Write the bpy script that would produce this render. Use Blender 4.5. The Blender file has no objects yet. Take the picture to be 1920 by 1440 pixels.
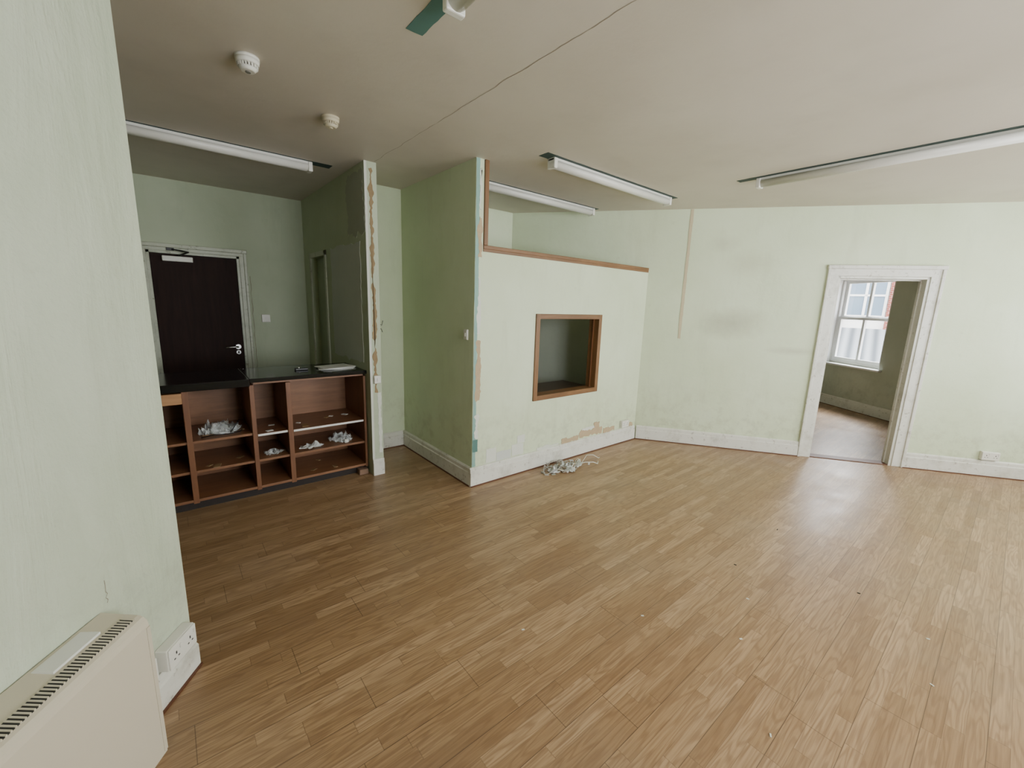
import bpy, bmesh, math, random
from mathutils import Matrix, Vector, noise
random.seed(7)
H=2.613; KX=1.903; KY=2.796; MX=4.261; NY=4.10; PX=1.311; PT=.10; PY=3.485; QY=5.423; CY=3.577; HC=.942
BD=-.9482
db=Vector((math.cos(BD),math.sin(BD),0))
def frame(x,y,z=0,a=0): return Matrix.Translation((x,y,z))@Matrix.Rotation(a,4,'Z')
FB=frame(MX,KY,0,BD)                       # wall B: local x along wall, +y outward
DA=math.atan2(.82,.58)
FD=frame(-.04,2.0,0,DA)                    # left wall: local x along wall, -y is into room
FAa=math.atan2(-.837,-.547)
FFAR=frame(8.3+.547*2,1.1+.837*2,0,FAa)    # far room window wall, +y outward

# ------------------------------------------------------------------ materials
def srgb(r,g,b):
    f=lambda c:(c/255/12.92) if c/255<=.04045 else ((c/255+.055)/1.055)**2.4
    return (f(r),f(g),f(b),1)
class NT:
    def __init__(s,name):
        s.m=bpy.data.materials.new(name); s.m.use_nodes=True; s.t=s.m.node_tree; s.n=s.t.nodes; s.l=s.t.links
        s.b=s.n['Principled BSDF']
    def add(s,t,**k):
        n=s.n.new(t)
        for a,v in k.items(): setattr(n,a,v)
        return n
    def lk(s,a,b): s.l.new(a,b)
    def math(s,op,a,b=None,c=None):
        n=s.add('ShaderNodeMath',operation=op)
        for i,v in enumerate((a,b,c)):
            if v is None: continue
            if isinstance(v,(int,float)): n.inputs[i].default_value=v
            else: s.lk(v,n.inputs[i])
        return n.outputs[0]
    def pos(s): return s.add('ShaderNodeNewGeometry').outputs['Position']
    def obj(s): return s.add('ShaderNodeTexCoord').outputs['Object']
    def mapping(s,v,sc=(1,1,1),loc=(0,0,0),rot=(0,0,0)):
        n=s.add('ShaderNodeMapping'); s.lk(v,n.inputs[0]); n.inputs['Scale'].default_value=sc; n.inputs['Location'].default_value=loc; n.inputs['Rotation'].default_value=rot
        return n.outputs[0]
    def noise(s,v,sc,det=4,rough=.6,dist=0):
        n=s.add('ShaderNodeTexNoise'); s.lk(v,n.inputs['Vector']); n.inputs['Scale'].default_value=sc; n.inputs['Detail'].default_value=det; n.inputs['Roughness'].default_value=rough; n.inputs['Distortion'].default_value=dist
        return n.outputs['Fac']
    def ramp(s,f,stops):
        n=s.add('ShaderNodeValToRGB'); s.lk(f,n.inputs[0]); e=n.color_ramp.elements
        while len(e)<len(stops): e.new(.5)
        for i,(p,c) in enumerate(stops):
            e[i].position=p; e[i].color=c if len(c)==4 else (*c,1)
        return n.outputs[0]
    def mix(s,f,a,b,mode='MIX'):
        n=s.add('ShaderNodeMix',data_type='RGBA',blend_type=mode)
        for i,v in ((0,f),(6,a),(7,b)):
            if isinstance(v,(int,float)): n.inputs[i].default_value=v
            elif isinstance(v,tuple): n.inputs[i].default_value=v
            else: s.lk(v,n.inputs[i])
        return n.outputs[2]
    def bump(s,h,st=.2,d=.01):
        n=s.add('ShaderNodeBump'); s.lk(h,n.inputs['Height']); n.inputs['Strength'].default_value=st; n.inputs['Distance'].default_value=d
        s.lk(n.outputs[0],s.b.inputs['Normal'])
    def col(s,c):
        if isinstance(c,tuple): s.b.inputs['Base Color'].default_value=c
        else: s.lk(c,s.b.inputs['Base Color'])
    def set(s,**k):
        for a,v in k.items(): s.b.inputs[a.replace('_',' ')].default_value=v
def g(v): return (v,v,v,1)

def wallmat(name,c1,c2,smudges_tones=(),bump=.25,dirt=.3,ridge=0):
    t=NT(name); p=t.pos()
    n1=t.noise(p,1.3,5,.6); c=t.mix(t.ramp(n1,[(.35,g(0)),(.7,g(1))]),c1,c2)
    n2=t.noise(t.mapping(p,(4,4,.8)),1.5,4,.65)
    c=t.mix(t.math('MULTIPLY',t.ramp(n2,[(.55,g(0)),(.8,g(1))]),dirt),c,(c1[0]*.72,c1[1]*.70,c1[2]*.68,1))
    n3=t.noise(p,9,6,.7)
    c=t.mix(t.math('MULTIPLY',t.ramp(n3,[(.64,g(0)),(.74,g(1))]),.3),c,(c1[0]*.75,c1[1]*.72,c1[2]*.66,1))
    sx=t.add('ShaderNodeSeparateXYZ'); t.lk(p,sx.inputs[0])
    low=t.ramp(sx.outputs[2],[(.15,g(1)),(.8,g(0))])
    sc=t.math('MULTIPLY',low,t.ramp(t.noise(p,7,6,.75),[(.48,g(0)),(.62,g(1))]))
    c=t.mix(t.math('MULTIPLY',sc,.4),c,(c1[0]*.6,c1[1]*.55,c1[2]*.52,1))
    for (ctr,s_,rot,amt,cc) in smudges_tones:
        v=t.add('ShaderNodeMapping',vector_type='TEXTURE'); t.lk(p,v.inputs[0]); v.inputs['Location'].default_value=ctr; v.inputs['Scale'].default_value=s_; v.inputs['Rotation'].default_value=(0,0,rot)
        ln=t.add('ShaderNodeVectorMath',operation='LENGTH'); t.lk(v.outputs[0],ln.inputs[0])
        f=t.ramp(t.math('ADD',ln.outputs['Value'],t.math('MULTIPLY',t.math('SUBTRACT',t.noise(p,6,4),.5),.8)),[(.1,g(1)),(1,g(0))])
        c=t.mix(t.math('MULTIPLY',f,amt),c,cc)
    t.set(Roughness=.6)
    b=t.math('ADD',t.noise(p,4,6,.6),t.math('MULTIPLY',t.noise(p,60,3),.12))
    if ridge:
        rn=t.noise(t.mapping(p,(3,3,.5)),1.6,5,.6,.8)
        b=t.math('ADD',b,t.math('MULTIPLY',rn,ridge))
        c=t.mix(t.math('MULTIPLY',t.ramp(rn,[(.5,g(0)),(.62,g(1))]),.3),c,(c2[0]*1.15,c2[1]*1.12,c2[2]*1.15,1))
    t.col(c); t.bump(b,bump,.02)
    return t.m
MINT=srgb(199,210,176); MINT2=srgb(209,219,189)
def bp(s,z): v=FB@Vector((s,0,z)); return tuple(v)
mW=wallmat('mint_wall_paint',MINT,MINT2)
mWB=wallmat('mint_wall_paint_stained',MINT,MINT2,[
    (bp(.92,1.42),(.42,.2,.20),BD,.42,srgb(124,114,94)),(bp(1.0,2.05),(.3,.2,.16),BD,.2,srgb(140,130,110)),
    (bp(1.55,1.15),(.3,.2,.05),BD,.3,srgb(140,130,110)),(bp(3.9,1.7),(.45,.2,.7),BD,.25,srgb(156,168,138)),(bp(.75,2.25),(.2,.2,.1),BD,.2,srgb(146,136,116))])  # besides the brown stains, a broad greenish darkening near the right end
mWD=wallmat('mint_wall_paint_rough',srgb(184,194,170),srgb(196,204,183),bump=.7,dirt=.4,ridge=1.2)
mWG=wallmat('mint_wall_paint_darker',srgb(174,184,156),srgb(185,194,168))  # darker mint for the reception and pillar walls
mWF=wallmat('far_room_wall_paint',srgb(176,181,164),srgb(187,191,175))
def simple(name,c,rough=.5,metal=0,var=.12,scale=6,bump=0,spec=.5,stretch=(1,1,1)):
    t=NT(name); o=t.obj(); n=t.noise(t.mapping(o,stretch),scale,4,.6)
    t.col(t.mix(t.math('MULTIPLY',n,var*2),c,(c[0]*.6,c[1]*.6,c[2]*.6,1))); t.set(Roughness=rough,Metallic=metal); t.b.inputs['Specular IOR Level'].default_value=spec
    if bump: t.bump(n,bump,.005)
    return t.m
def ceilmat():
    t=NT('ceiling_paint'); p=t.pos()
    c=t.mix(t.ramp(t.noise(p,.9,3,.5),[(.3,g(0)),(.7,g(1))]),srgb(192,183,167),srgb(204,196,181))
    c=t.mix(t.math('MULTIPLY',t.ramp(t.noise(p,2.3,4),[(.5,g(0)),(.8,g(1))]),.35),c,srgb(172,164,150))
    t.col(c); t.set(Roughness=.55); t.bump(t.noise(p,5,5,.6),.2,.02); return t.m
mC=ceilmat()
def floormat():
    t=NT('laminate_oak_floor'); p=t.pos(); sx=t.add('ShaderNodeSeparateXYZ'); t.lk(p,sx.inputs[0]); x,y=sx.outputs[0],sx.outputs[1]
    W=.056; L=.55
    row=t.math('FLOOR',t.math('DIVIDE',y,W))
    wn=t.add('ShaderNodeTexWhiteNoise',noise_dimensions='1D'); t.lk(row,wn.inputs['W'])
    xo=t.math('ADD',x,t.math('MULTIPLY',wn.outputs['Value'],7.3))
    cf=t.math('DIVIDE',xo,L); col=t.math('FLOOR',cf)
    cv=t.add('ShaderNodeCombineXYZ'); t.lk(row,cv.inputs[0]); t.lk(col,cv.inputs[1])
    w2=t.add('ShaderNodeTexWhiteNoise',noise_dimensions='2D'); t.lk(cv.outputs[0],w2.inputs['Vector']); rid=w2.outputs['Value']
    base=t.ramp(rid,[(0,srgb(148,117,84)),(.35,srgb(160,129,94)),(.7,srgb(170,139,104)),(1,srgb(180,149,114))])
    gv=t.add('ShaderNodeCombineXYZ'); t.lk(t.math('MULTIPLY',x,1.3),gv.inputs[0]); t.lk(t.math('MULTIPLY',y,12),gv.inputs[1]); t.lk(t.math('MULTIPLY',rid,37),gv.inputs[2])
    n=t.noise(gv.outputs[0],1.2,2,.5)
    rings=t.math('ADD',t.math('MULTIPLY',t.math('SINE',t.math('MULTIPLY',n,70)),.5),.5)
    base=t.mix(t.math('MULTIPLY',t.ramp(rings,[(.4,g(0)),(1,g(1))]),.42),base,srgb(116,84,56))
    gv2=t.add('ShaderNodeCombineXYZ'); t.lk(t.math('MULTIPLY',x,4),gv2.inputs[0]); t.lk(t.math('MULTIPLY',y,150),gv2.inputs[1]); t.lk(t.math('MULTIPLY',rid,37),gv2.inputs[2])
    fine=t.noise(gv2.outputs[0],1,3,.6)
    base=t.mix(t.math('MULTIPLY',t.ramp(fine,[(.4,g(0)),(.72,g(1))]),.55),base,srgb(112,82,54))
    def edge(v,w): return t.math('LESS_THAN',t.math('FRACT',v),w)
    e1=edge(t.math('DIVIDE',y,W),.035); e2=edge(cf,.005)
    base=t.mix(t.math('MULTIPLY',t.math('MAXIMUM',e1,e2),.4),base,srgb(90,64,42))
    brow=t.math('FLOOR',t.math('DIVIDE',y,W*3)); w3=t.add('ShaderNodeTexWhiteNoise',noise_dimensions='1D'); t.lk(brow,w3.inputs['W'])
    e3=edge(t.math('DIVIDE',y,W*3),.014); e4=edge(t.math('DIVIDE',t.math('ADD',x,t.math('MULTIPLY',w3.outputs['Value'],5)),1.25),.0022)
    base=t.mix(t.math('MULTIPLY',t.math('MAXIMUM',e3,e4),.6),base,srgb(60,40,25))
    d=t.noise(p,1.1,5,.65); base=t.mix(t.math('MULTIPLY',t.ramp(d,[(.45,g(0)),(.75,g(1))]),.22),base,srgb(150,138,122))
    t.col(base); r=t.ramp(t.noise(p,3,4),[(.3,g(.31)),(.7,g(.44))]); t.lk(r,t.b.inputs['Roughness'])
    t.bump(t.math('SUBTRACT',t.math('MULTIPLY',fine,.3),t.math('MAXIMUM',e3,e4)),.12,.002)
    return t.m
mF=floormat()
def woodmat(name,c1,c2,axis=0,rough=.45,sc=1.0,spec=.5,wear=.2):
    t=NT(name); o=t.obj(); s=[14*sc,14*sc,14*sc]; s[axis]=1.2*sc
    n=t.noise(t.mapping(o,tuple(s)),1.5,4,.6,.6); n2=t.noise(t.mapping(o,tuple(v*6 for v in s)),1.5,2)
    c=t.mix(t.ramp(n,[(.3,g(0)),(.7,g(1))]),c1,c2); c=t.mix(t.math('MULTIPLY',n2,.35),c,(c1[0]*.5,c1[1]*.5,c1[2]*.5,1))
    c=t.mix(t.math('MULTIPLY',t.ramp(t.noise(o,5,5),[(.5,g(0)),(.75,g(1))]),wear),c,(c2[0]*1.3,c2[1]*1.35,c2[2]*1.5,1))
    t.col(c); t.set(Roughness=rough); t.b.inputs['Specular IOR Level'].default_value=spec; t.bump(n2,.1,.003); return t.m
mWoodT=woodmat('varnished_wood_x',srgb(108,74,42),srgb(134,96,58),0)
mWoodV=woodmat('varnished_wood_z',srgb(108,74,42),srgb(134,96,58),2)
mPly=woodmat('cabinet_plywood',srgb(118,78,50),srgb(146,102,68),0)
mPlyV=woodmat('cabinet_plywood_upright',srgb(108,68,42),srgb(132,88,56),2)
mPlyL=woodmat('drawer_front_wood',srgb(160,114,70),srgb(180,134,90),0)
mDoorD=woodmat('dark_door_wood',srgb(36,21,17),srgb(48,29,23),2,.6,1,.15,.1)
mBrownTrim=simple('floor_edge_strip',srgb(94,56,36),.5)
def trimmat(name,c,dirt):
    t=NT(name); p=t.pos(); n=t.noise(p,5,6,.75); n2=t.noise(p,22,5,.7)
    cc=t.mix(t.math('MULTIPLY',t.ramp(n,[(.5,g(0)),(.68,g(1))]),dirt),c,(c[0]*.62,c[1]*.6,c[2]*.55,1))
    cc=t.mix(t.math('MULTIPLY',t.ramp(n2,[(.60,g(0)),(.65,g(1))]),dirt),cc,(c[0]*.42,c[1]*.38,c[2]*.32,1))
    t.col(cc); t.set(Roughness=.4); return t.m
mTrim=trimmat('white_gloss_trim',srgb(216,215,205),.6)
mTrimOld=trimmat('aged_white_trim',srgb(184,188,168),.7)
mUPVC=simple('white_window_frame',srgb(235,236,236),.3,var=.03)
mPlastic=simple('white_plastic',srgb(224,222,212),.35,var=.06)
mCream=simple('cream_plastic',srgb(206,196,168),.4,var=.08)
mHeat=simple('cream_enamel',srgb(204,195,175),.38,var=.05,scale=2)
mDark=simple('dark_slot',srgb(28,28,28),.6)
mVent=simple('grey_vent',srgb(120,118,110),.6)
mBlackTop=simple('black_laminate',srgb(18,18,20),.12,var=.1,spec=.5)
mPlinth=simple('dark_plinth',srgb(36,28,24),.7)
mTeal=simple('old_teal_paint',srgb(84,124,116),.6,var=.3,scale=12)
mTealL=simple('pale_teal_paint',srgb(136,174,162),.6,var=.25,scale=10)
mTealD=simple('dark_teal_paint',srgb(50,70,65),.7,var=.3,scale=12)
mPeach=simple('bare_plaster_peach',srgb(190,168,134),.9,var=.3,scale=20,bump=.4)
mPeachF=simple('faded_plaster_strip',srgb(197,185,152),.85,var=.15,scale=10)
mBrownP=simple('torn_plaster_brown',srgb(160,137,102),.9,var=.4,scale=25,bump=.5)
mGrey=simple('bare_plaster_grey',srgb(200,204,196),.9,var=.15,scale=5)
mGreyD=simple('bare_plaster_dark',srgb(176,180,164),.9,var=.2,scale=7)
mPale=simple('filler_white',srgb(216,218,206),.9,var=.15,scale=15,bump=.3)
mCrack=simple('crack_line',srgb(138,126,106),.9)
mMetal=simple('brushed_steel',srgb(190,190,188),.25,1,var=.05)
mAlu=simple('painted_metal_batten',srgb(222,220,212),.35,var=.05)
mTube=simple('light_diffuser',srgb(218,216,208),.3,var=.03)
mPaper=simple('white_paper',srgb(222,222,216),.8,var=.05)
mKraft=simple('brown_paper',srgb(150,122,88),.8,var=.15)
mLabel=simple('white_sticker',srgb(226,226,220),.5,var=.05)
mSage=simple('sage_door_paint',srgb(150,160,132),.5,var=.1,scale=3)
mBlackP=simple('black_plastic',srgb(20,20,20),.4)
mCable=simple('grey_cable',srgb(176,174,166),.5,var=.2)
mBrickC=simple('concrete_block',srgb(140,112,92),.9,var=.3,scale=20)
def bagmat(name,al):
    t=NT(name); t.set(Roughness=.18,Alpha=al); t.col(srgb(215,220,220)); return t.m
mBag=bagmat('clear_plastic_film',.3); mBagH=bagmat('cloudy_plastic_film',.6)
mBagW=simple('white_plastic_bag',srgb(212,214,212),.35,var=.2,scale=15)
def glassmat(name,tr=.94,tint=(1,1,1,1)):
    t=NT(name); o=t.n['Material Output']; a=t.add('ShaderNodeBsdfTransparent'); a.inputs[0].default_value=tint; b=t.add('ShaderNodeBsdfGlossy'); b.inputs['Roughness'].default_value=.02
    m=t.add('ShaderNodeMixShader'); m.inputs[0].default_value=1-tr; t.lk(a.outputs[0],m.inputs[1]); t.lk(b.outputs[0],m.inputs[2]); t.lk(m.outputs[0],o.inputs[0]); t.n.remove(t.b); return t.m
mGlass=glassmat('window_glass')
mExtW=simple('pale_render',srgb(228,226,220),.8,var=.1,scale=2)
mExtG=simple('exterior_glazing',srgb(104,122,140),.15,var=.2,scale=1)
def roofmat():
    t=NT('ribbed_grey_roof'); o=t.obj(); w=t.add('ShaderNodeTexWave',wave_type='BANDS',bands_direction='X'); t.lk(o,w.inputs[0]); w.inputs['Scale'].default_value=1.1
    t.col(t.mix(w.outputs['Fac'],srgb(92,98,102),srgb(160,164,166))); t.set(Roughness=.6); return t.m
mRoof=roofmat()
def brickmat():
    t=NT('red_brick'); o=t.obj(); b=t.add('ShaderNodeTexBrick'); t.lk(t.mapping(o,(1,1,1),rot=(math.pi/2,0,0)),b.inputs[0]); b.inputs['Color1'].default_value=srgb(136,60,46); b.inputs['Color2'].default_value=srgb(114,50,38); b.inputs['Mortar'].default_value=srgb(160,150,140); b.inputs['Scale'].default_value=4
    t.col(b.outputs[0]); t.set(Roughness=.9); return t.m
mBrick=brickmat()

# ------------------------------------------------------------------ mesh builder
class MB:
    def __init__(s,name,F=None):
        s.name=name; s.F=F or Matrix.Identity(4); s.bm=bmesh.new(); s.mats=[]
    def mi(s,m):
        if m not in s.mats: s.mats.append(m)
        return s.mats.index(m)
    def _fin(s,vs,m,smooth=False):
        i=s.mi(m); fs=set(f for v in vs for f in v.link_faces)
        for f in fs: f.material_index=i; f.smooth=smooth
        return fs
    def box(s,x0,x1,y0,y1,z0,z1,m,bev=0,seg=2,T=None):
        M=Matrix.Translation(((x0+x1)/2,(y0+y1)/2,(z0+z1)/2))@Matrix.Diagonal((abs(x1-x0),abs(y1-y0),abs(z1-z0),1))
        if T is not None: M=T@M
        r=bmesh.ops.create_cube(s.bm,size=1,matrix=M); vs=r['verts']; s._fin(vs,m)
        if bev:
            es=list(set(e for v in vs for e in v.link_edges))
            rr=bmesh.ops.bevel(s.bm,geom=es,offset=bev,segments=seg,profile=.5,affect='EDGES')
            i=s.mi(m)
            for f in rr['faces']: f.material_index=i
    def cyl(s,c,r,d,m,axis='Z',r2=None,seg=32,smooth=True):
        R={'Z':Matrix.Identity(4),'X':Matrix.Rotation(math.pi/2,4,'Y'),'Y':Matrix.Rotation(math.pi/2,4,'X')}[axis]
        q=bmesh.ops.create_cone(s.bm,cap_ends=True,segments=seg,radius1=r,radius2=r if r2 is None else r2,depth=d,matrix=Matrix.Translation(c)@R)
        fs=s._fin(q['verts'],m)
        if smooth:
            for f in fs:
                if len(f.verts)==4: f.smooth=True
    def prism(s,pts,axis,a0,a1,m,smooth=False):
        def mk(p,a):
            return {'x':(a,p[0],p[1]),'y':(p[0],a,p[1]),'z':(p[0],p[1],a)}[axis]
        v0=[s.bm.verts.new(mk(p,a0)) for p in pts]; v1=[s.bm.verts.new(mk(p,a1)) for p in pts]
        i=s.mi(m); n=len(pts)
        fs=[s.bm.faces.new(v0),s.bm.faces.new(v1[::-1])]
        for k in range(n): 
            f=s.bm.faces.new((v0[k],v1[k],v1[(k+1)%n],v0[(k+1)%n])); f.smooth=smooth; fs.append(f)
        for f in fs: f.material_index=i
    def tube(s,pts,r,m,seg=8):
        i=s.mi(m); rings=[]; P=[Vector(p) for p in pts]
        for k,p in enumerate(P):
            d=(P[min(k+1,len(P)-1)]-P[max(k-1,0)]).normalized(); a=d.orthogonal().normalized(); b=d.cross(a)
            if rings:
                pa=rings[-1][1]; a=(pa-d*pa.dot(d)).normalized(); b=d.cross(a)
            rings.append(([s.bm.verts.new(p+a*r*math.cos(2*math.pi*j/seg)+b*r*math.sin(2*math.pi*j/seg)) for j in range(seg)],a))
        for k in range(len(rings)-1):
            A,Bb=rings[k][0],rings[k+1][0]
            for j in range(seg):
                f=s.bm.faces.new((A[j],A[(j+1)%seg],Bb[(j+1)%seg],Bb[j])); f.material_index=i; f.smooth=True
        for c in (rings[0][0],rings[-1][0]):
            f=s.bm.faces.new(c); f.material_index=i
    def ribbon(s,pts,w,axis,a,m):
        def mk(p,q): return {'x':(a,p,q),'y':(p,a,q),'z':(p,q,a)}[axis]
        L=[]
        for k,p in enumerate(pts):
            q0=pts[max(k-1,0)]; q1=pts[min(k+1,len(pts)-1)]; dx,dy=q1[0]-q0[0],q1[1]-q0[1]; l=math.hypot(dx,dy) or 1
            ww=w*(1+.8*noise.noise(Vector((k*.8,a*3,3))))
            L.append((s.bm.verts.new(mk(p[0]-dy/l*ww,p[1]+dx/l*ww)),s.bm.verts.new(mk(p[0]+dy/l*ww,p[1]-dx/l*ww))))
        for k in range(len(L)-1):
            s.bm.faces.new((L[k][0],L[k][1],L[k+1][1],L[k+1][0])).material_index=s.mi(m)
    def crumple(s,c,sx,sy,hh,m,seed,n=14,rot=0,freq=4,round_=True):
        i=s.mi(m); g_=[]
        for a in range(n+1):
            row=[]
            for b in range(n+1):
                u=a/n-.5; v=b/n-.5; q=Vector((u*freq+seed*3.1,v*freq+seed,seed*7.7))
                nz=noise.noise(q)+.6*noise.noise(q*2.3); nx=noise.noise(q+Vector((9,0,0)))*.22; ny=noise.noise(q+Vector((0,9,0)))*.22
                e=max(0,1-(2*math.hypot(u,v)/1.15)**2)
                X=(u+nx); Y=(v+ny)
                if round_:
                    k=1/(1+.35*abs(u*v)*16*.5); X*=k; Y*=k
                X*=sx; Y*=sy; Z=abs(nz)*hh*(.2+.9*e)+.002
                X,Y=X*math.cos(rot)-Y*math.sin(rot),X*math.sin(rot)+Y*math.cos(rot)
                row.append(s.bm.verts.new(Vector((c[0]+X,c[1]+Y,c[2]+Z))))
            g_.append(row)
        for a in range(n):
            for b in range(n):
                f=s.bm.faces.new((g_[a][b],g_[a+1][b],g_[a+1][b+1],g_[a][b+1])); f.material_index=i; f.smooth=False
    def done(s):
        bmesh.ops.recalc_face_normals(s.bm,faces=s.bm.faces[:])
        me=bpy.data.meshes.new(s.name); vs=[v.co for v in s.bm.verts]
        c=Vector(((min(v.x for v in vs)+max(v.x for v in vs))/2,(min(v.y for v in vs)+max(v.y for v in vs))/2,min(v.z for v in vs)))
        for v in s.bm.verts: v.co-=c
        s.bm.to_mesh(me); s.bm.free()
        for m in s.mats: me.materials.append(m)
        o=bpy.data.objects.new(s.name,me); bpy.context.scene.collection.objects.link(o)
        o.matrix_world=s.F@Matrix.Translation(c); return o
def ragged(x0,x1,z0,z1,seed,amp,n=40):
    pts=[]; per=[((x0,z0),(x1,z0)),((x1,z0),(x1,z1)),((x1,z1),(x0,z1)),((x0,z1),(x0,z0))]
    tot=2*(abs(x1-x0)+abs(z1-z0))
    for (a,b) in per:
        L=math.hypot(b[0]-a[0],b[1]-a[1]); k=max(2,int(n*L/tot))
        for j in range(k):
            t=j/k; x=a[0]+(b[0]-a[0])*t; z=a[1]+(b[1]-a[1])*t
            nn=noise.noise(Vector((x*9+seed,z*9,seed*3.3)))+.7*noise.noise(Vector((x*37+seed,z*37,seed)))
            dx=(b[1]-a[1])/L; dz=-(b[0]-a[0])/L
            pts.append((x+dx*nn*amp,z+dz*nn*amp))
    return pts

# ------------------------------------------------------------------ shell
b=MB('floor'); b.box(-5,10.2,-3,6.2,-.1,0,mF); b.done()
b=MB('ceiling'); b.prism([(-5,-3),(8,-3),(7.8,-1.6),(7.45,-.74),(9.93,3.06),(9.93,6.2),(-5,6.2)],'z',H,H+.12,mC); b.done()
b=MB('wall_left',FD); b.box(-4.6,0,0,.16,0,H,mWD); b.ribbon([(-.33+.008*noise.noise(Vector((i*.9,7,0))),.64-i*.010) for i in range(9)],.001,'y',-.0012,mCrack); b.done()
b=MB('wall_left_return',FD); b.box(-.16,0,.16,1.0,0,H,mWG); b.done()
b=MB('wall_reception_left'); b.box(-.98,-.88,2.4,QY+.1,0,H,mWG); b.done()
b=MB('wall_reception_back'); dx0,dx1,dz=-.085,.665,1.945
b.box(-.98,dx0,QY,QY+.1,0,H,mWG); b.box(dx1,PX+PT,QY,QY+.1,0,H,mWG); b.box(dx0,dx1,QY,QY+.1,dz,H,mWG)
b.ribbon([(.755+.012*noise.noise(Vector((i*.6,2,0))),1.75-i*.045) for i in range(24)],.0022,'y',QY-.0012,mCrack); b.done()
b=MB('wall_pillar'); ry0,ry1,rz=4.62,5.12,1.97
b.box(PX,PX+PT,PY,ry0,0,H,mWG); b.box(PX,PX+PT,ry1,QY,0,H,mWG); b.box(PX,PX+PT,ry0,ry1,rz,H,mWG); b.box(PX+.055,PX+PT,ry0,ry1,0,rz,mSage)
# bare plaster areas and torn edge strip on the end face
b.prism(ragged(3.62,4.42,1.0,2.02,5.5,.02,90),'x',PX-.004,PX,mGrey); b.prism(ragged(3.5,3.9,2.08,2.56,6.6,.05,80),'x',PX-.003,PX,mGreyD)
b.prism(ragged(PX+.038,PX+.060,.75,2.56,8.8,.022,240),'y',PY-.003,PY,mBrownP); b.prism([(PX,.15),(PX+.02,.15),(PX+.02,H),(PX,H)],'y',PY-.0015,PY,mPale)
b.prism(ragged(PX+.062,PX+.09,.2,.75,2.8,.012,60),'y',PY-.0025,PY,mPale)
b.done()
b=MB('wall_alcove_back'); b.box(PX+PT,3.42,NY,NY+.1,0,H,mW); b.done()
b=MB('wall_booth_side'); b.box(KX,KX+.075,KY,NY,0,H,mW)
b.prism(ragged(KX+.003,KX+.034,.17,H-.003,7.7,.004,160),'y',KY-.0025,KY,mTealL)
for i,(za,zb,wd) in enumerate([(.42,.62,.02),(.75,1.25,.03),(1.3,1.75,.024),(1.9,2.2,.026),(2.25,2.55,.018)]):
    b.prism(ragged(KX+.03,KX+.036+wd,za,zb,3.1+i,.018,60),'y',KY-.0032,KY,mPeach if i%2 else mPale)
b.prism(ragged(KX+.004,KX+.055,.30,.41,4.1,.005,20),'y',KY-.004,KY,mTeal)
b.done()
hx0,hx1,hz0,hz1=2.60,3.46,.70,1.44; PTOP=1.965
b=MB('wall_partition'); y0,y1=KY,KY+.10
x0,x1=KX+.075,MX+.02
b.box(x0,hx0,y0,y1,0,PTOP,mW); b.box(hx1,x1,y0,y1,0,PTOP,mW); b.box(hx0,hx1,y0,y1,0,hz0,mW); b.box(hx0,hx1,y0,y1,hz1,PTOP,mW)
for i,(xa,xb,z0,z1,am,m) in enumerate([(2.05,2.16,.175,.30,.006,mPale),(2.165,2.33,.17,.25,.008,mGrey),(2.34,2.48,.175,.28,.006,mPale),(2.40,2.49,.285,.36,.006,mPale),(3.0,3.25,.168,.215,.02,mPeach),(3.26,3.64,.175,.25,.03,mPeach),(3.66,3.86,.17,.225,.02,mPeach),(3.3,3.5,.255,.275,.012,mPale),(3.5,3.58,.26,.31,.02,mPeach),(2.65,2.95,.168,.19,.014,mPale),(4.1,4.2,.17,.21,.014,mPeach)]):
    b.prism(ragged(xa,xb,z0,z1,i*2.3,am,50),'y',KY-.0025-.0003*i,KY,m)
b.done()
b=MB('wall_back',FB); s0,s1,sz=1.85,2.62,1.937
b.box(-1.75,s0,0,.12,0,H,mWB); b.box(s1,5.7,0,.12,0,H,mWB); b.box(s0,s1,0,.12,sz,H,mWB)
b.prism(ragged(.38,.41,1.225,H-.002,1.2,.004,160),'y',-.004,0,mPeachF); b.done()
wins=[(.7,2.2),(3.1,4.6),(5.3,6.6)]
b=MB('wall_front'); xs=-2.75
for (a,c) in wins:
    b.box(xs,a,-1.85,-1.6,0,H,mW); b.box(a,c,-1.85,-1.6,0,.75,mW); b.box(a,c,-1.85,-1.6,2.4,H,mW); xs=c
b.box(xs,7.7,-1.85,-1.6,0,H,mW); b.done()
for i,(a,c) in enumerate(wins):
    b=MB('window_%d'%(i+2)); 
    for (x0,x1,z0,z1) in ((a,a+.06,.75,2.4),(c-.06,c,.75,2.4),(a,c,.75,.82),(a,c,2.33,2.4),(a,c,1.55,1.6),((a+c)/2-.025,(a+c)/2+.025,.75,2.4)):
        b.box(x0,x1,-1.78,-1.72,z0,z1,mUPVC)
    b.box(a,c,-1.72,-1.54,.72,.75,mUPVC)
    b.done()
w_t0=2-1.314; w_t1=2-.275
b=MB('wall_far_room_window',FFAR); wz0,wz1=.73,2.17
b.box(-.6,w_t0,0,.25,0,H,mWF); b.box(w_t1,4.75,0,.25,0,H,mWF); b.box(w_t0,w_t1,0,.25,0,wz0,mWF); b.box(w_t0,w_t1,0,.25,wz1,H,mWF); b.done()
b=MB('wall_far_room_side'); b.box(4.4,9.95,2.95,3.05,0,H,mWF); b.done()

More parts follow.
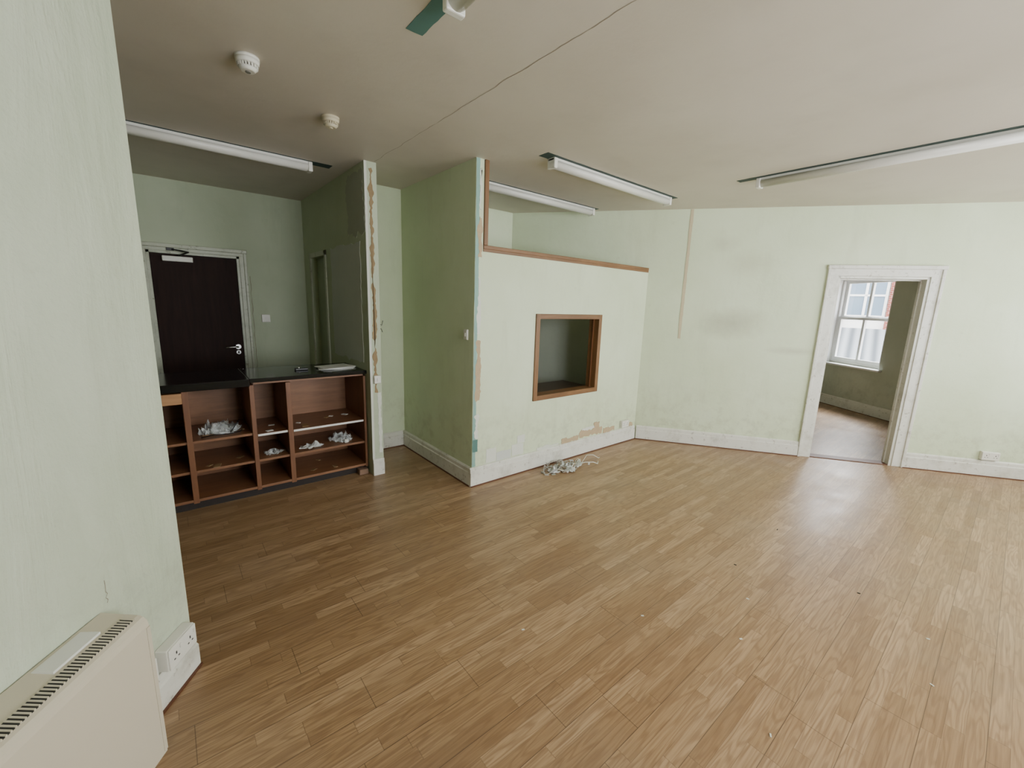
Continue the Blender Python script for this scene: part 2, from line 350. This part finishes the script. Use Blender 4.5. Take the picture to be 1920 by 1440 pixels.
# ------------------------------------------------------------------ skirting
def skirt_profile(hh,d): return [(0,0),(-d,0),(-d,hh*.72),(-d*.72,hh*.76),(-d*.72,hh*.93),(-d*.35,hh),(0,hh)]
def skirt(name,F,x0,x1,hh=.165,d=.025,m=mTrim,edge=True):
    b=MB(name,F); b.prism(skirt_profile(hh,d),'x',x0,x1,m)
    if edge: b.box(x0,x1,-d-.008,-d,0,.009,mBrownTrim)
    b.done()
skirt('baseboard_partition',frame(KX,KY),-.025,MX-KX-.02)
skirt('baseboard_booth_side',frame(KX,NY,0,-math.pi/2),0,NY-KY,)
skirt('baseboard_alcove',frame(0,NY),PX+PT,KX-.026)
skirt('baseboard_back_left',FB,.02,1.742)
skirt('baseboard_back_right',FB,2.712,5.3)
skirt('baseboard_left',FD,-2.6,0,.14,.024)
skirt('baseboard_pillar',frame(PX,PY),0,PT+.0,.15,.02,edge=False)
skirt('baseboard_reception_right',frame(PX,QY,0,-math.pi/2),.02,.3,.14,.02,mTrimOld,edge=False)
skirt('baseboard_far_room',FFAR,-.5,4.6,.17,.025)

def casing(name,F,s0,s1,zt,w,d,m,depth):
    b=MB(name,F)
    b.box(s0-w,s0,-d,0,0,zt+w,m,.005); b.box(s1,s1+w,-d,0,0,zt+w,m,.005); b.box(s0-w,s1+w,-d-.001,0,zt,zt+w,m,.005)
    b.box(s0-w-.006,s0-w+.022,-d-.014,0,0,zt+w,m,.005); b.box(s1+w-.022,s1+w+.006,-d-.014,0,0,zt+w,m,.005); b.box(s0-w-.012,s1+w+.012,-d-.02,0,zt+w-.03,zt+w+.008,m,.006)
    b.box(s0-.001,s0+.022,-.004,depth,0,zt,m); b.box(s1-.022,s1+.001,-.004,depth,0,zt,m); b.box(s0,s1,-.004,depth,zt-.022,zt+.001,m)
    b.box(s0+.022,s0+.034,depth*.55,depth*.55+.03,0,zt-.022,m); b.box(s1-.034,s1-.022,depth*.55,depth*.55+.03,0,zt-.022,m); b.box(s0+.022,s1-.022,depth*.55,depth*.55+.03,zt-.034,zt-.022,m)
    return b.done()
casing('trim_doorway',FB,s0,s1,sz,.1,.016,mTrim,.12)
b=MB('trim_threshold',FB); b.box(s0+.02,s1-.02,0,.12,0,.008,mBrownTrim,.003); b.done()
casing('trim_entrance',frame(0,QY),dx0,dx1,dz,.062,.014,mTrimOld,.09)
b=MB('door_1',frame(0,QY)); b.box(dx0+.024,dx1-.024,.02,.062,.006,dz-.024,mDoorD,.003)
b.cyl((.592,.012,.99),.026,.012,mMetal,'Y'); b.cyl((.592,-.008,.99),.009,.04,mMetal,'Y'); b.tube([(.592,-.028,.99),(.56,-.03,.992),(.50,-.028,.988),(.475,-.022,.984)],.009,mMetal)
b.cyl((.592,.014,.93),.022,.01,mMetal,'Y'); b.box(.586,.598,.006,.012,.918,.942,mDark)
b.box(.03,.27,-.035,.02,1.85,1.9,mPlastic,.006); b.tube([(.16,-.01,1.905),(.20,-.07,1.925),(.235,-.12,1.94)],.008,mBlackP); b.tube([(.235,-.12,1.94),(.17,-.06,1.955),(.10,-.018,1.965)],.007,mBlackP); b.box(.07,.13,-.03,-.014,1.95,1.985,mBlackP,.003)
b.done()
b=MB('trim_recess',frame(PX,0,0,0)); 
b.box(-.012,.0,ry0-.05,ry0,0,rz+.05,mTrimOld,.003); b.box(-.012,0,ry1,ry1+.05,0,rz+.05,mTrimOld,.003); b.box(-.012,0,ry0-.05,ry1+.05,rz,rz+.05,mTrimOld,.003); b.done()

# ------------------------------------------------------------------ partition wood trim + hatch
b=MB('trim_partition_rail',frame(0,KY)); b.box(KX+.075,MX-.01,-.012,.112,PTOP,PTOP+.03,mWoodT,.004); b.box(KX+.075,MX-.01,-.008,0,PTOP-.02,PTOP,mWoodT); b.done()
b=MB('trim_partition_post',frame(0,KY)); b.box(KX+.077,KX+.115,-.012,.112,PTOP+.03,H,mWoodV,.004); b.done()
b=MB('hatch_frame',frame(0,KY))
b.box(hx0-.03,hx0+.018,-.014,.115,hz0-.035,hz1+.03,mWoodV,.003); b.box(hx1-.018,hx1+.03,-.014,.115,hz0-.035,hz1+.03,mWoodV,.003)
b.box(hx0+.016,hx1-.016,-.013,.114,hz1-.016,hz1+.03,mWoodT,.003); b.box(hx0+.016,hx1-.016,-.013,.114,hz0-.035,hz0+.012,mWoodT,.003)
b.box(hx0+.018,hx0+.028,.05,.062,hz0+.012,hz1-.016,mPlyV); b.box(hx1-.028,hx1-.018,.05,.062,hz0+.012,hz1-.016,mPlyV)
b.done()
mDkW=woodmat('dark_worktop_wood',srgb(58,42,32),srgb(74,54,40),0)
b=MB('booth_worktop'); b.box(2.2,3.55,KY+.118,KY+.55,.66,.69,mDkW,.003); b.box(2.22,2.26,KY+.14,KY+.5,0,.66,mPly); b.box(3.49,3.53,KY+.14,KY+.5,0,.66,mPly); b.done()
mBoothShade=wallmat('booth_shade_grey',srgb(160,165,152),srgb(170,175,162))  # grey stands in for the shade inside the booth, put into the colour
b=MB('wall_booth_shade_panel'); b.prism([(2.0,NY-.01),(2.0,NY),(3.38,NY),(3.38,NY-.01)],'z',0,1.5,mBoothShade); b.done()  # added panels over the mint walls, up to just above the hatch
b=MB('wall_booth_shade_panel',FB); b.box(-1.58,-.14,-.01,0,0,1.5,mBoothShade); b.done()
b=MB('wall_bracket',frame(PX+PT,0)); b.tube([(0,3.55,1.35),(.04,3.55,1.33),(.05,3.55,1.37)],.003,mBlackP); b.tube([(0,3.55,1.29),(.035,3.55,1.30),(.045,3.55,1.27)],.003,mBlackP); b.done()

# ------------------------------------------------------------------ ceiling: crack, lights, detectors
b=MB('ceiling_crack'); N=90
b.ribbon([(1.385+.014*noise.noise(Vector((i*.2,1,0)))+.005*noise.noise(Vector((i*1.3,5,0))),3.46-3.16*i/N) for i in range(N+1)],.0014,'z',H-.0012,mCrack); b.done()
def batten(x,y,a,L,strip_off=0,strip_pre=.1,strip_post=.1,smat=mTealD,sw=.05):
    F=frame(x,y,0,a)
    b=MB('fluorescent_light',F)
    b.box(0,L,-.03,.03,H-.022,H,mAlu,.003)
    prof=[(-.034,H-.02),(-.036,H-.04),(-.03,H-.058),(-.016,H-.068),(0,H-.071),(.016,H-.068),(.03,H-.058),(.036,H-.04),(.034,H-.02)]
    b.prism(prof,'x',.03,L-.03,mTube,True)
    for e in (0,L-.032): b.box(e,e+.032,-.039,.039,H-.074,H-.002,mPlastic,.006)
    b.done()
    b=MB('unpainted_ceiling_strip',F); b.prism(ragged(-strip_pre,L+strip_post,strip_off-sw,strip_off+sw,x,.004,120),'z',H-.0015,H,smat); b.done()
batten(-.55,3.87,0,1.58,.0,.1,.15)
batten(2.30,2.41,0,1.60,-.012,.09,.06)
batten(2.28,3.26,0,1.50,0,.05,.05)
batten(3.84,1.58,-math.pi/2,1.52,-.035,.14,.1,sw=.035)
batten(.885,1.47,-math.pi/2,1.4,.0,.29,.1,mTeal,.036)
def detector(x,y,m1,m2,cone):
    b=MB('smoke_detector',frame(x,y)); b.cyl((0,0,H-.006),.050,.012,m1); b.cyl((0,0,H-.022),.046,.02,m1,r2=.049)
    for i in range(20):
        a=i/20*2*math.pi; b.box(.033,.042,-.003,.003,H-.045,H-.032,m1,T=Matrix.Rotation(a,4,'Z'))
    b.cyl((0,0,H-.038),.033,.016,mVent if not cone else m2); b.cyl((0,0,H-.052),.027,.014,m1,r2=.040); b.cyl((0,0,H-.061),.011,.005,m2); b.done()
detector(.40,2.45,mPlastic,mVent,False)
detector(.88,2.85,mCream,mCream,True)

# ------------------------------------------------------------------ reception counter
b=MB('reception_counter'); cx0=-.86; yb=4.12
b.box(cx0,.435,CY-.03,yb,HC-.055,HC+.0,mBlackTop,.004); b.box(.435,PX-.002,CY-.02,yb,HC-.03,HC,mBlackTop,.004)
b.box(cx0,PX-.03,CY+.05,yb-.02,0,.07,mPlinth)
b.box(cx0,PX-.01,yb-.05,yb-.03,.07,HC-.04,mPly)
b.box(cx0,PX-.01,CY,yb-.05,.07,.09,mPly,.002)
for (u,w_) in ((-.86,.02),(-.42,.02),(.035,.035),(.432,.03),(.675,.035),(PX-.03,.02)):
    b.box(u,u+w_,CY-.002,yb-.05,.06,HC-.05,mPlyV,.002)
for (a,c,zs,m) in ((-.84,-.42,(.3,.52),None),(-.4,.035,(.3,.52),None),(.07,.432,(.30,.52),None),(.462,.675,(.30,.505),1),(.71,PX-.03,(.30,.50),1)):
    for z in zs:
        b.box(a,c,CY+.012,yb-.05,z-.018,z,mPly,.001)
        if m and z>.45: b.box(a+.005,c-.005,CY+.009,CY+.012,z-.017,z-.001,mLabel)
b.box(-.10,.035,CY-.012,CY+.02,.80,.875,mPlyL,.003); b.box(-.40,-.10,CY-.012,CY+.02,.80,.875,mPlyL,.003)
b.box(.462,PX-.03,CY+.002,CY+.02,HC-.045,HC-.03,mPly)
b.done()
b=MB('concrete_block'); b.box(PX-.10,PX-.02,CY-.035,CY+.04,0,.05,mBrickC,.006); b.done()
def scraps(b,x0,x1,z,n,mats,ya=3.62,yb_=3.9):
    for i in range(n):
        w_=random.uniform(.015,.04); x=random.uniform(x0+.03,x1-.03)
        b.box(-w_,w_,-w_*.6,w_*.6,0,.002+random.random()*.004,random.choice(mats),T=Matrix.Translation((x,random.uniform(ya,yb_),z+.0005))@Matrix.Rotation(random.uniform(0,3),4,'Z'))
b=MB('plastic_film'); b.crumple((.25,3.80,.521),.27,.3,.12,mBag,2.2,18,freq=6); b.crumple((.27,3.74,.521),.22,.2,.08,mBagH,5.2,14,rot=.6,freq=6)
b.crumple((.15,3.75,.521),.10,.12,.10,mBagH,6.2,10,freq=5); b.tube([(.12,3.64,.525),(.2,3.62,.54),(.28,3.63,.527),(.36,3.66,.53),(.38,3.72,.524)],.003,mBlackP); b.tube([(.3,3.66,.53),(.35,3.7,.59),(.37,3.76,.6),(.36,3.8,.55)],.003,mBlackP); scraps(b,.09,.42,.521,6,[mKraft,mPaper,mKraft]); b.done()
b=MB('plastic_bag'); b.crumple((.57,3.70,.301),.15,.16,.05,mBagH,3.7); b.done()
b=MB('plastic_bag'); b.crumple((.86,3.68,.301),.22,.13,.045,mBagW,8.7,freq=3); b.done()
b=MB('plastic_film'); b.crumple((1.12,3.72,.301),.22,.2,.13,mBag,9.7,freq=5); b.crumple((1.13,3.69,.301),.15,.14,.08,mBagH,4.7,freq=5); b.box(1.12,1.15,3.62,3.65,.301,.33,mPaper,.004); b.done()
b=MB('shelf_paper_scraps'); scraps(b,.73,1.26,.5,5,[mPaper,mKraft,mLabel]); scraps(b,.48,.66,.505,2,[mPaper]); scraps(b,.09,.42,.3,3,[mKraft]); scraps(b,.73,1.26,.09,3,[mKraft]); b.done()
b=MB('paper_stack'); 
for i in range(4): b.box(-.14,.14,-.10,.10,HC+.0035*i,HC+.0035*i+.003,mPaper,T=Matrix.Translation((1.13,3.83,0))@Matrix.Rotation(.15*i-.2,4,'Z'))
b.done()
b=MB('desk_stapler'); b.box(.80,.90,3.80,3.84,HC,HC+.018,mBlackP,.005); b.cyl((.83,3.82,HC+.022),.012,.012,mMetal); b.done()

# ------------------------------------------------------------------ sockets / switches
def socket(name,F,x,z,w=.146,h=.086,d=.03,gang=2,m=mPlastic):
    b=MB(name,F); b.box(x-w/2,x+w/2,-d,0,z-h/2,z+h/2,m,.004); b.box(x-w/2+.002,x+w/2-.002,-d-.006,-d,z-h/2+.002,z+h/2-.002,m,.003)
    yy=-d-.0065
    if gang==0: b.box(x-.006,x+.006,yy-.004,yy+.002,z-.014,z+.014,m,.001)
    for k in range(gang):
        c=x+(k-(gang-1)/2)*w/gang*1.0
        b.box(c-.003,c+.003,yy,yy+.004,z+.002,z+.013,mDark); 
        for q in (-.011,.011): b.box(c+q-.004,c+q+.004,yy,yy+.004,z-.014,z-.009,mDark)
        b.box(c+.018,c+.026,yy-.003,yy+.002,z+.012,z+.028,m,.001)
    return b.done()
socket('wall_socket',FD,-.115,.195,.15,.09,.045)
socket('wall_socket',FD,-.235,.185,.07,.09,.012,0)
socket('wall_socket',FB,3.41,.215,.146,.086,.03)
socket('wall_socket',frame(0,KY),4.02,.225,.13,.08,.035)
socket('wall_socket',frame(0,PY),PX+.055,.87,.06,.07,.02,0)
socket('light_switch',frame(0,QY),.875,1.30,.086,.086,.012,0)
socket('light_switch',frame(KX,KY,0,-math.pi/2),-.10,1.29,.05,.086,.012,0)

# ------------------------------------------------------------------ storage heater
b=MB('storage_heater',FD); hxR=-.362; hxL=-1.3; D=.142; zt=.548
prof=[(-.004,.0),(-D+.008,.0),(-D,.01),(-D,zt-.045),(-D+.004,zt-.028),(-D+.014,zt-.016),(-D+.028,zt-.010),(-.004,zt)]
b.prism(prof,'x',hxL,hxR,mHeat)
b.prism([(-D-.002,.02),(-D+.01,.02),(-D+.01,zt-.05),(-D-.002,zt-.05)],'x',hxR-.012,hxR+.0015,mHeat)
TM=Matrix.Translation((0,-D+.042,zt-.0085))@Matrix.Rotation(math.radians(5),4,'X')
b.box(hxL+.03,hxR-.02,-.018,.018,-.003,.0015,mDark,T=TM)
n=int((hxR-hxL-.05)/.0105)
for i in range(n+1):
    x=hxL+.03+i*.0105; b.box(x,x+.0042,-.019,.019,-.002,.0035,mHeat,T=TM)
b.box(hxR-.22,hxR-.08,-.07,-.015,zt-.006,zt+.0012,mLabel)
b.done()

# ------------------------------------------------------------------ floor debris
b=MB('debris_pile'); 
for i in range(13):
    b.crumple((2.83+random.uniform(-.17,.2),2.60+random.uniform(-.07,.07),.001),random.uniform(.07,.15),random.uniform(.06,.11),random.uniform(.05,.10),random.choice([mBagW,mPaper,mGrey,mBagH]),i*1.7,8,rot=random.uniform(0,3))
for i in range(34):
    b.box(-.02,.02,-.008,.008,0,random.uniform(.004,.015),random.choice([mPale,mPeach,mPaper,mGreyD,mCable,mKraft]),T=Matrix.Translation((2.88+random.gauss(0,.14),2.59+random.gauss(0,.05),.001))@Matrix.Rotation(random.uniform(0,3),4,'Z'))
for i in range(14):
    cx_=2.83+random.gauss(0,.1); cy_=2.60+random.gauss(0,.04); a0=random.uniform(0,6); r0=random.uniform(.04,.10); pts=[]
    for k in range(22):
        a=a0+k*.32; rr=r0*(1+.4*noise.noise(Vector((k*.3,i*3.3,0))))
        pts.append((cx_+rr*1.3*math.cos(a),cy_+rr*.7*math.sin(a),.008+.09*abs(noise.noise(Vector((k*.25,i*1.9,4)))) ))
    b.tube(pts,random.choice([.003,.004,.0025]),random.choice([mCable,mPale,mCable,mGreyD,mKraft]),6)
b.tube([(2.95,2.56,.03),(3.03,2.5,.06),(3.12,2.47,.05),(3.2,2.48,.012),(3.27,2.53,.006)],.004,mPale)
b.tube([(3.1,2.6,.005),(3.22,2.64,.05),(3.3,2.62,.04),(3.34,2.58,.01),(3.38,2.6,.005)],.003,mPale)
b.done()
b=MB('floor_scraps')
for (x,y) in ((2.33,.72),(2.6,.9),(2.0,.62),(2.9,.35),(1.75,1.0),(2.4,-.0),(2.75,.05),(1.6,.35),(1.9,-.1),(3.3,.9),(1.2,1.3)):
    b.box(-.007,.007,-.003,.003,0,.003,random.choice([mDark,mPale,mPale]),T=Matrix.Translation((x,y,.0))@Matrix.Rotation(random.uniform(0,3),4,'Z'))
b.done()

# ------------------------------------------------------------------ far room window
b=MB('window_1',FFAR); a,c=w_t0,w_t1; zm=1.5; yo=.12
b.box(a-.0,a+.045,yo,yo+.09,wz0,wz1,mUPVC,.003); b.box(c-.045,c,yo,yo+.09,wz0,wz1,mUPVC,.003); b.box(a,c,yo,yo+.09,wz1-.05,wz1,mUPVC,.003); b.box(a,c,yo,yo+.09,wz0,wz0+.04,mUPVC,.003)
def sash(z0,z1,y):
    for (p,q,r,s_) in ((a+.045,a+.095,z0,z1),(c-.095,c-.045,z0,z1),(a+.045,c-.045,z0,z0+.06),(a+.045,c-.045,z1-.045,z1),((a+c)/2-.02,(a+c)/2+.02,z0,z1)):
        b.box(p,q,y,y+.04,r,s_,mUPVC,.003)
    b.box(a+.09,c-.09,y+.018,y+.022,z0+.05,z1-.04,mGlass)
sash(wz0+.04,zm+.02,yo+.005); sash(zm-.02,wz1-.05,yo+.048)
b.box(a-.05,c+.05,-.06,yo,wz0-.03,wz0,mUPVC,.006)
b.box(a-.004,a+.012,0,yo,wz0,wz1,mUPVC); b.box(c-.012,c+.004,0,yo,wz0,wz1,mUPVC); b.box(a,c,0,yo,wz1-.012,wz1+.004,mUPVC)
b.done()

# ------------------------------------------------------------------ exterior building seen through window
FE=frame(17.5,3.3,0,math.atan2(.196,.98)-math.pi/2)
b=MB('neighbour_building',FE)
b.box(-7,7,0,.3,-5,7,mExtW)
for i in range(-5,6):
    for z0 in (-1.4,1.5,4.2):
        x0=i*1.25-.62
        b.box(x0,x0+1.0,-.02,.0,z0,z0+2.0,mExtG)
        for xx in (x0-.03,x0+.47,x0+.97): b.box(xx,xx+.07,-.06,0,z0,z0+2.0,mExtW)
        for zz in (z0,z0+.66,z0+1.33,z0+1.95): b.box(x0,x0+1.0,-.06,0,zz,zz+.06,mExtW)
b.box(.44,.60,-.15,0,-5,7,mBrick); b.box(-.86,-.66,-.15,0,-5,7,mBrick)
b.done()
b=MB('lean_to_roof',FE); b.prism([(-5,-.6),(-.4,1.15),(-.4,1.05),(-5,-.7)],'x',-6,6,mRoof); b.done()
b=MB('exterior_ground'); b.box(10.5,26,-10,16,-5.2,-5,mExtW); b.done()

# ------------------------------------------------------------------ light
w=bpy.data.worlds.new('overcast'); bpy.context.scene.world=w; w.use_nodes=True
bg=w.node_tree.nodes['Background']; bg.inputs[0].default_value=(.92,.955,1,1); bg.inputs[1].default_value=10.0
def area(name,loc,rot,sx,sy,p,c=(1,1,1)):
    l=bpy.data.lights.new(name,'AREA'); l.shape='RECTANGLE'; l.size=sx; l.size_y=sy; l.energy=p; l.color=c
    o=bpy.data.objects.new(name,l); bpy.context.scene.collection.objects.link(o); o.matrix_world=Matrix.Translation(loc)@rot; return o
for i,(a,c) in enumerate(wins):
    area('window_daylight',((a+c)/2,-1.70,1.6),Matrix.Rotation(math.radians(90),4,'X'),c-a-.1,1.5,(50,48,26)[i],(.97,.985,1))
d=Vector((7.4,1.0,0))-Vector((10.6,1.6,3.1))
area('sky_daylight',(10.6,1.6,3.1),d.to_track_quat('-Z','Y').to_matrix().to_4x4(),2.4,1.5,1000,(.95,.98,1))

# ------------------------------------------------------------------ camera
f=783.5524;pit=.1894;roll=.0335;az=.8784
Fh=Vector((math.cos(az),math.sin(az),0)); R=Vector((math.sin(az),-math.cos(az),0)); U=Vector((0,0,1))
fw=Fh*math.cos(pit)-U*math.sin(pit); up=U*math.cos(pit)+Fh*math.sin(pit)
r=R*math.cos(roll)+up*math.sin(roll); u=up*math.cos(roll)-R*math.sin(roll)
cd=bpy.data.cameras.new('camera'); cam=bpy.data.objects.new('camera',cd); bpy.context.scene.collection.objects.link(cam)
cd.sensor_width=36; cd.lens=f/1920*36; cd.clip_start=.02
M=Matrix(((r.x,u.x,-fw.x,0),(r.y,u.y,-fw.y,0),(r.z,u.z,-fw.z,1.55),(0,0,0,1)))
cam.matrix_world=M; bpy.context.scene.camera=cam
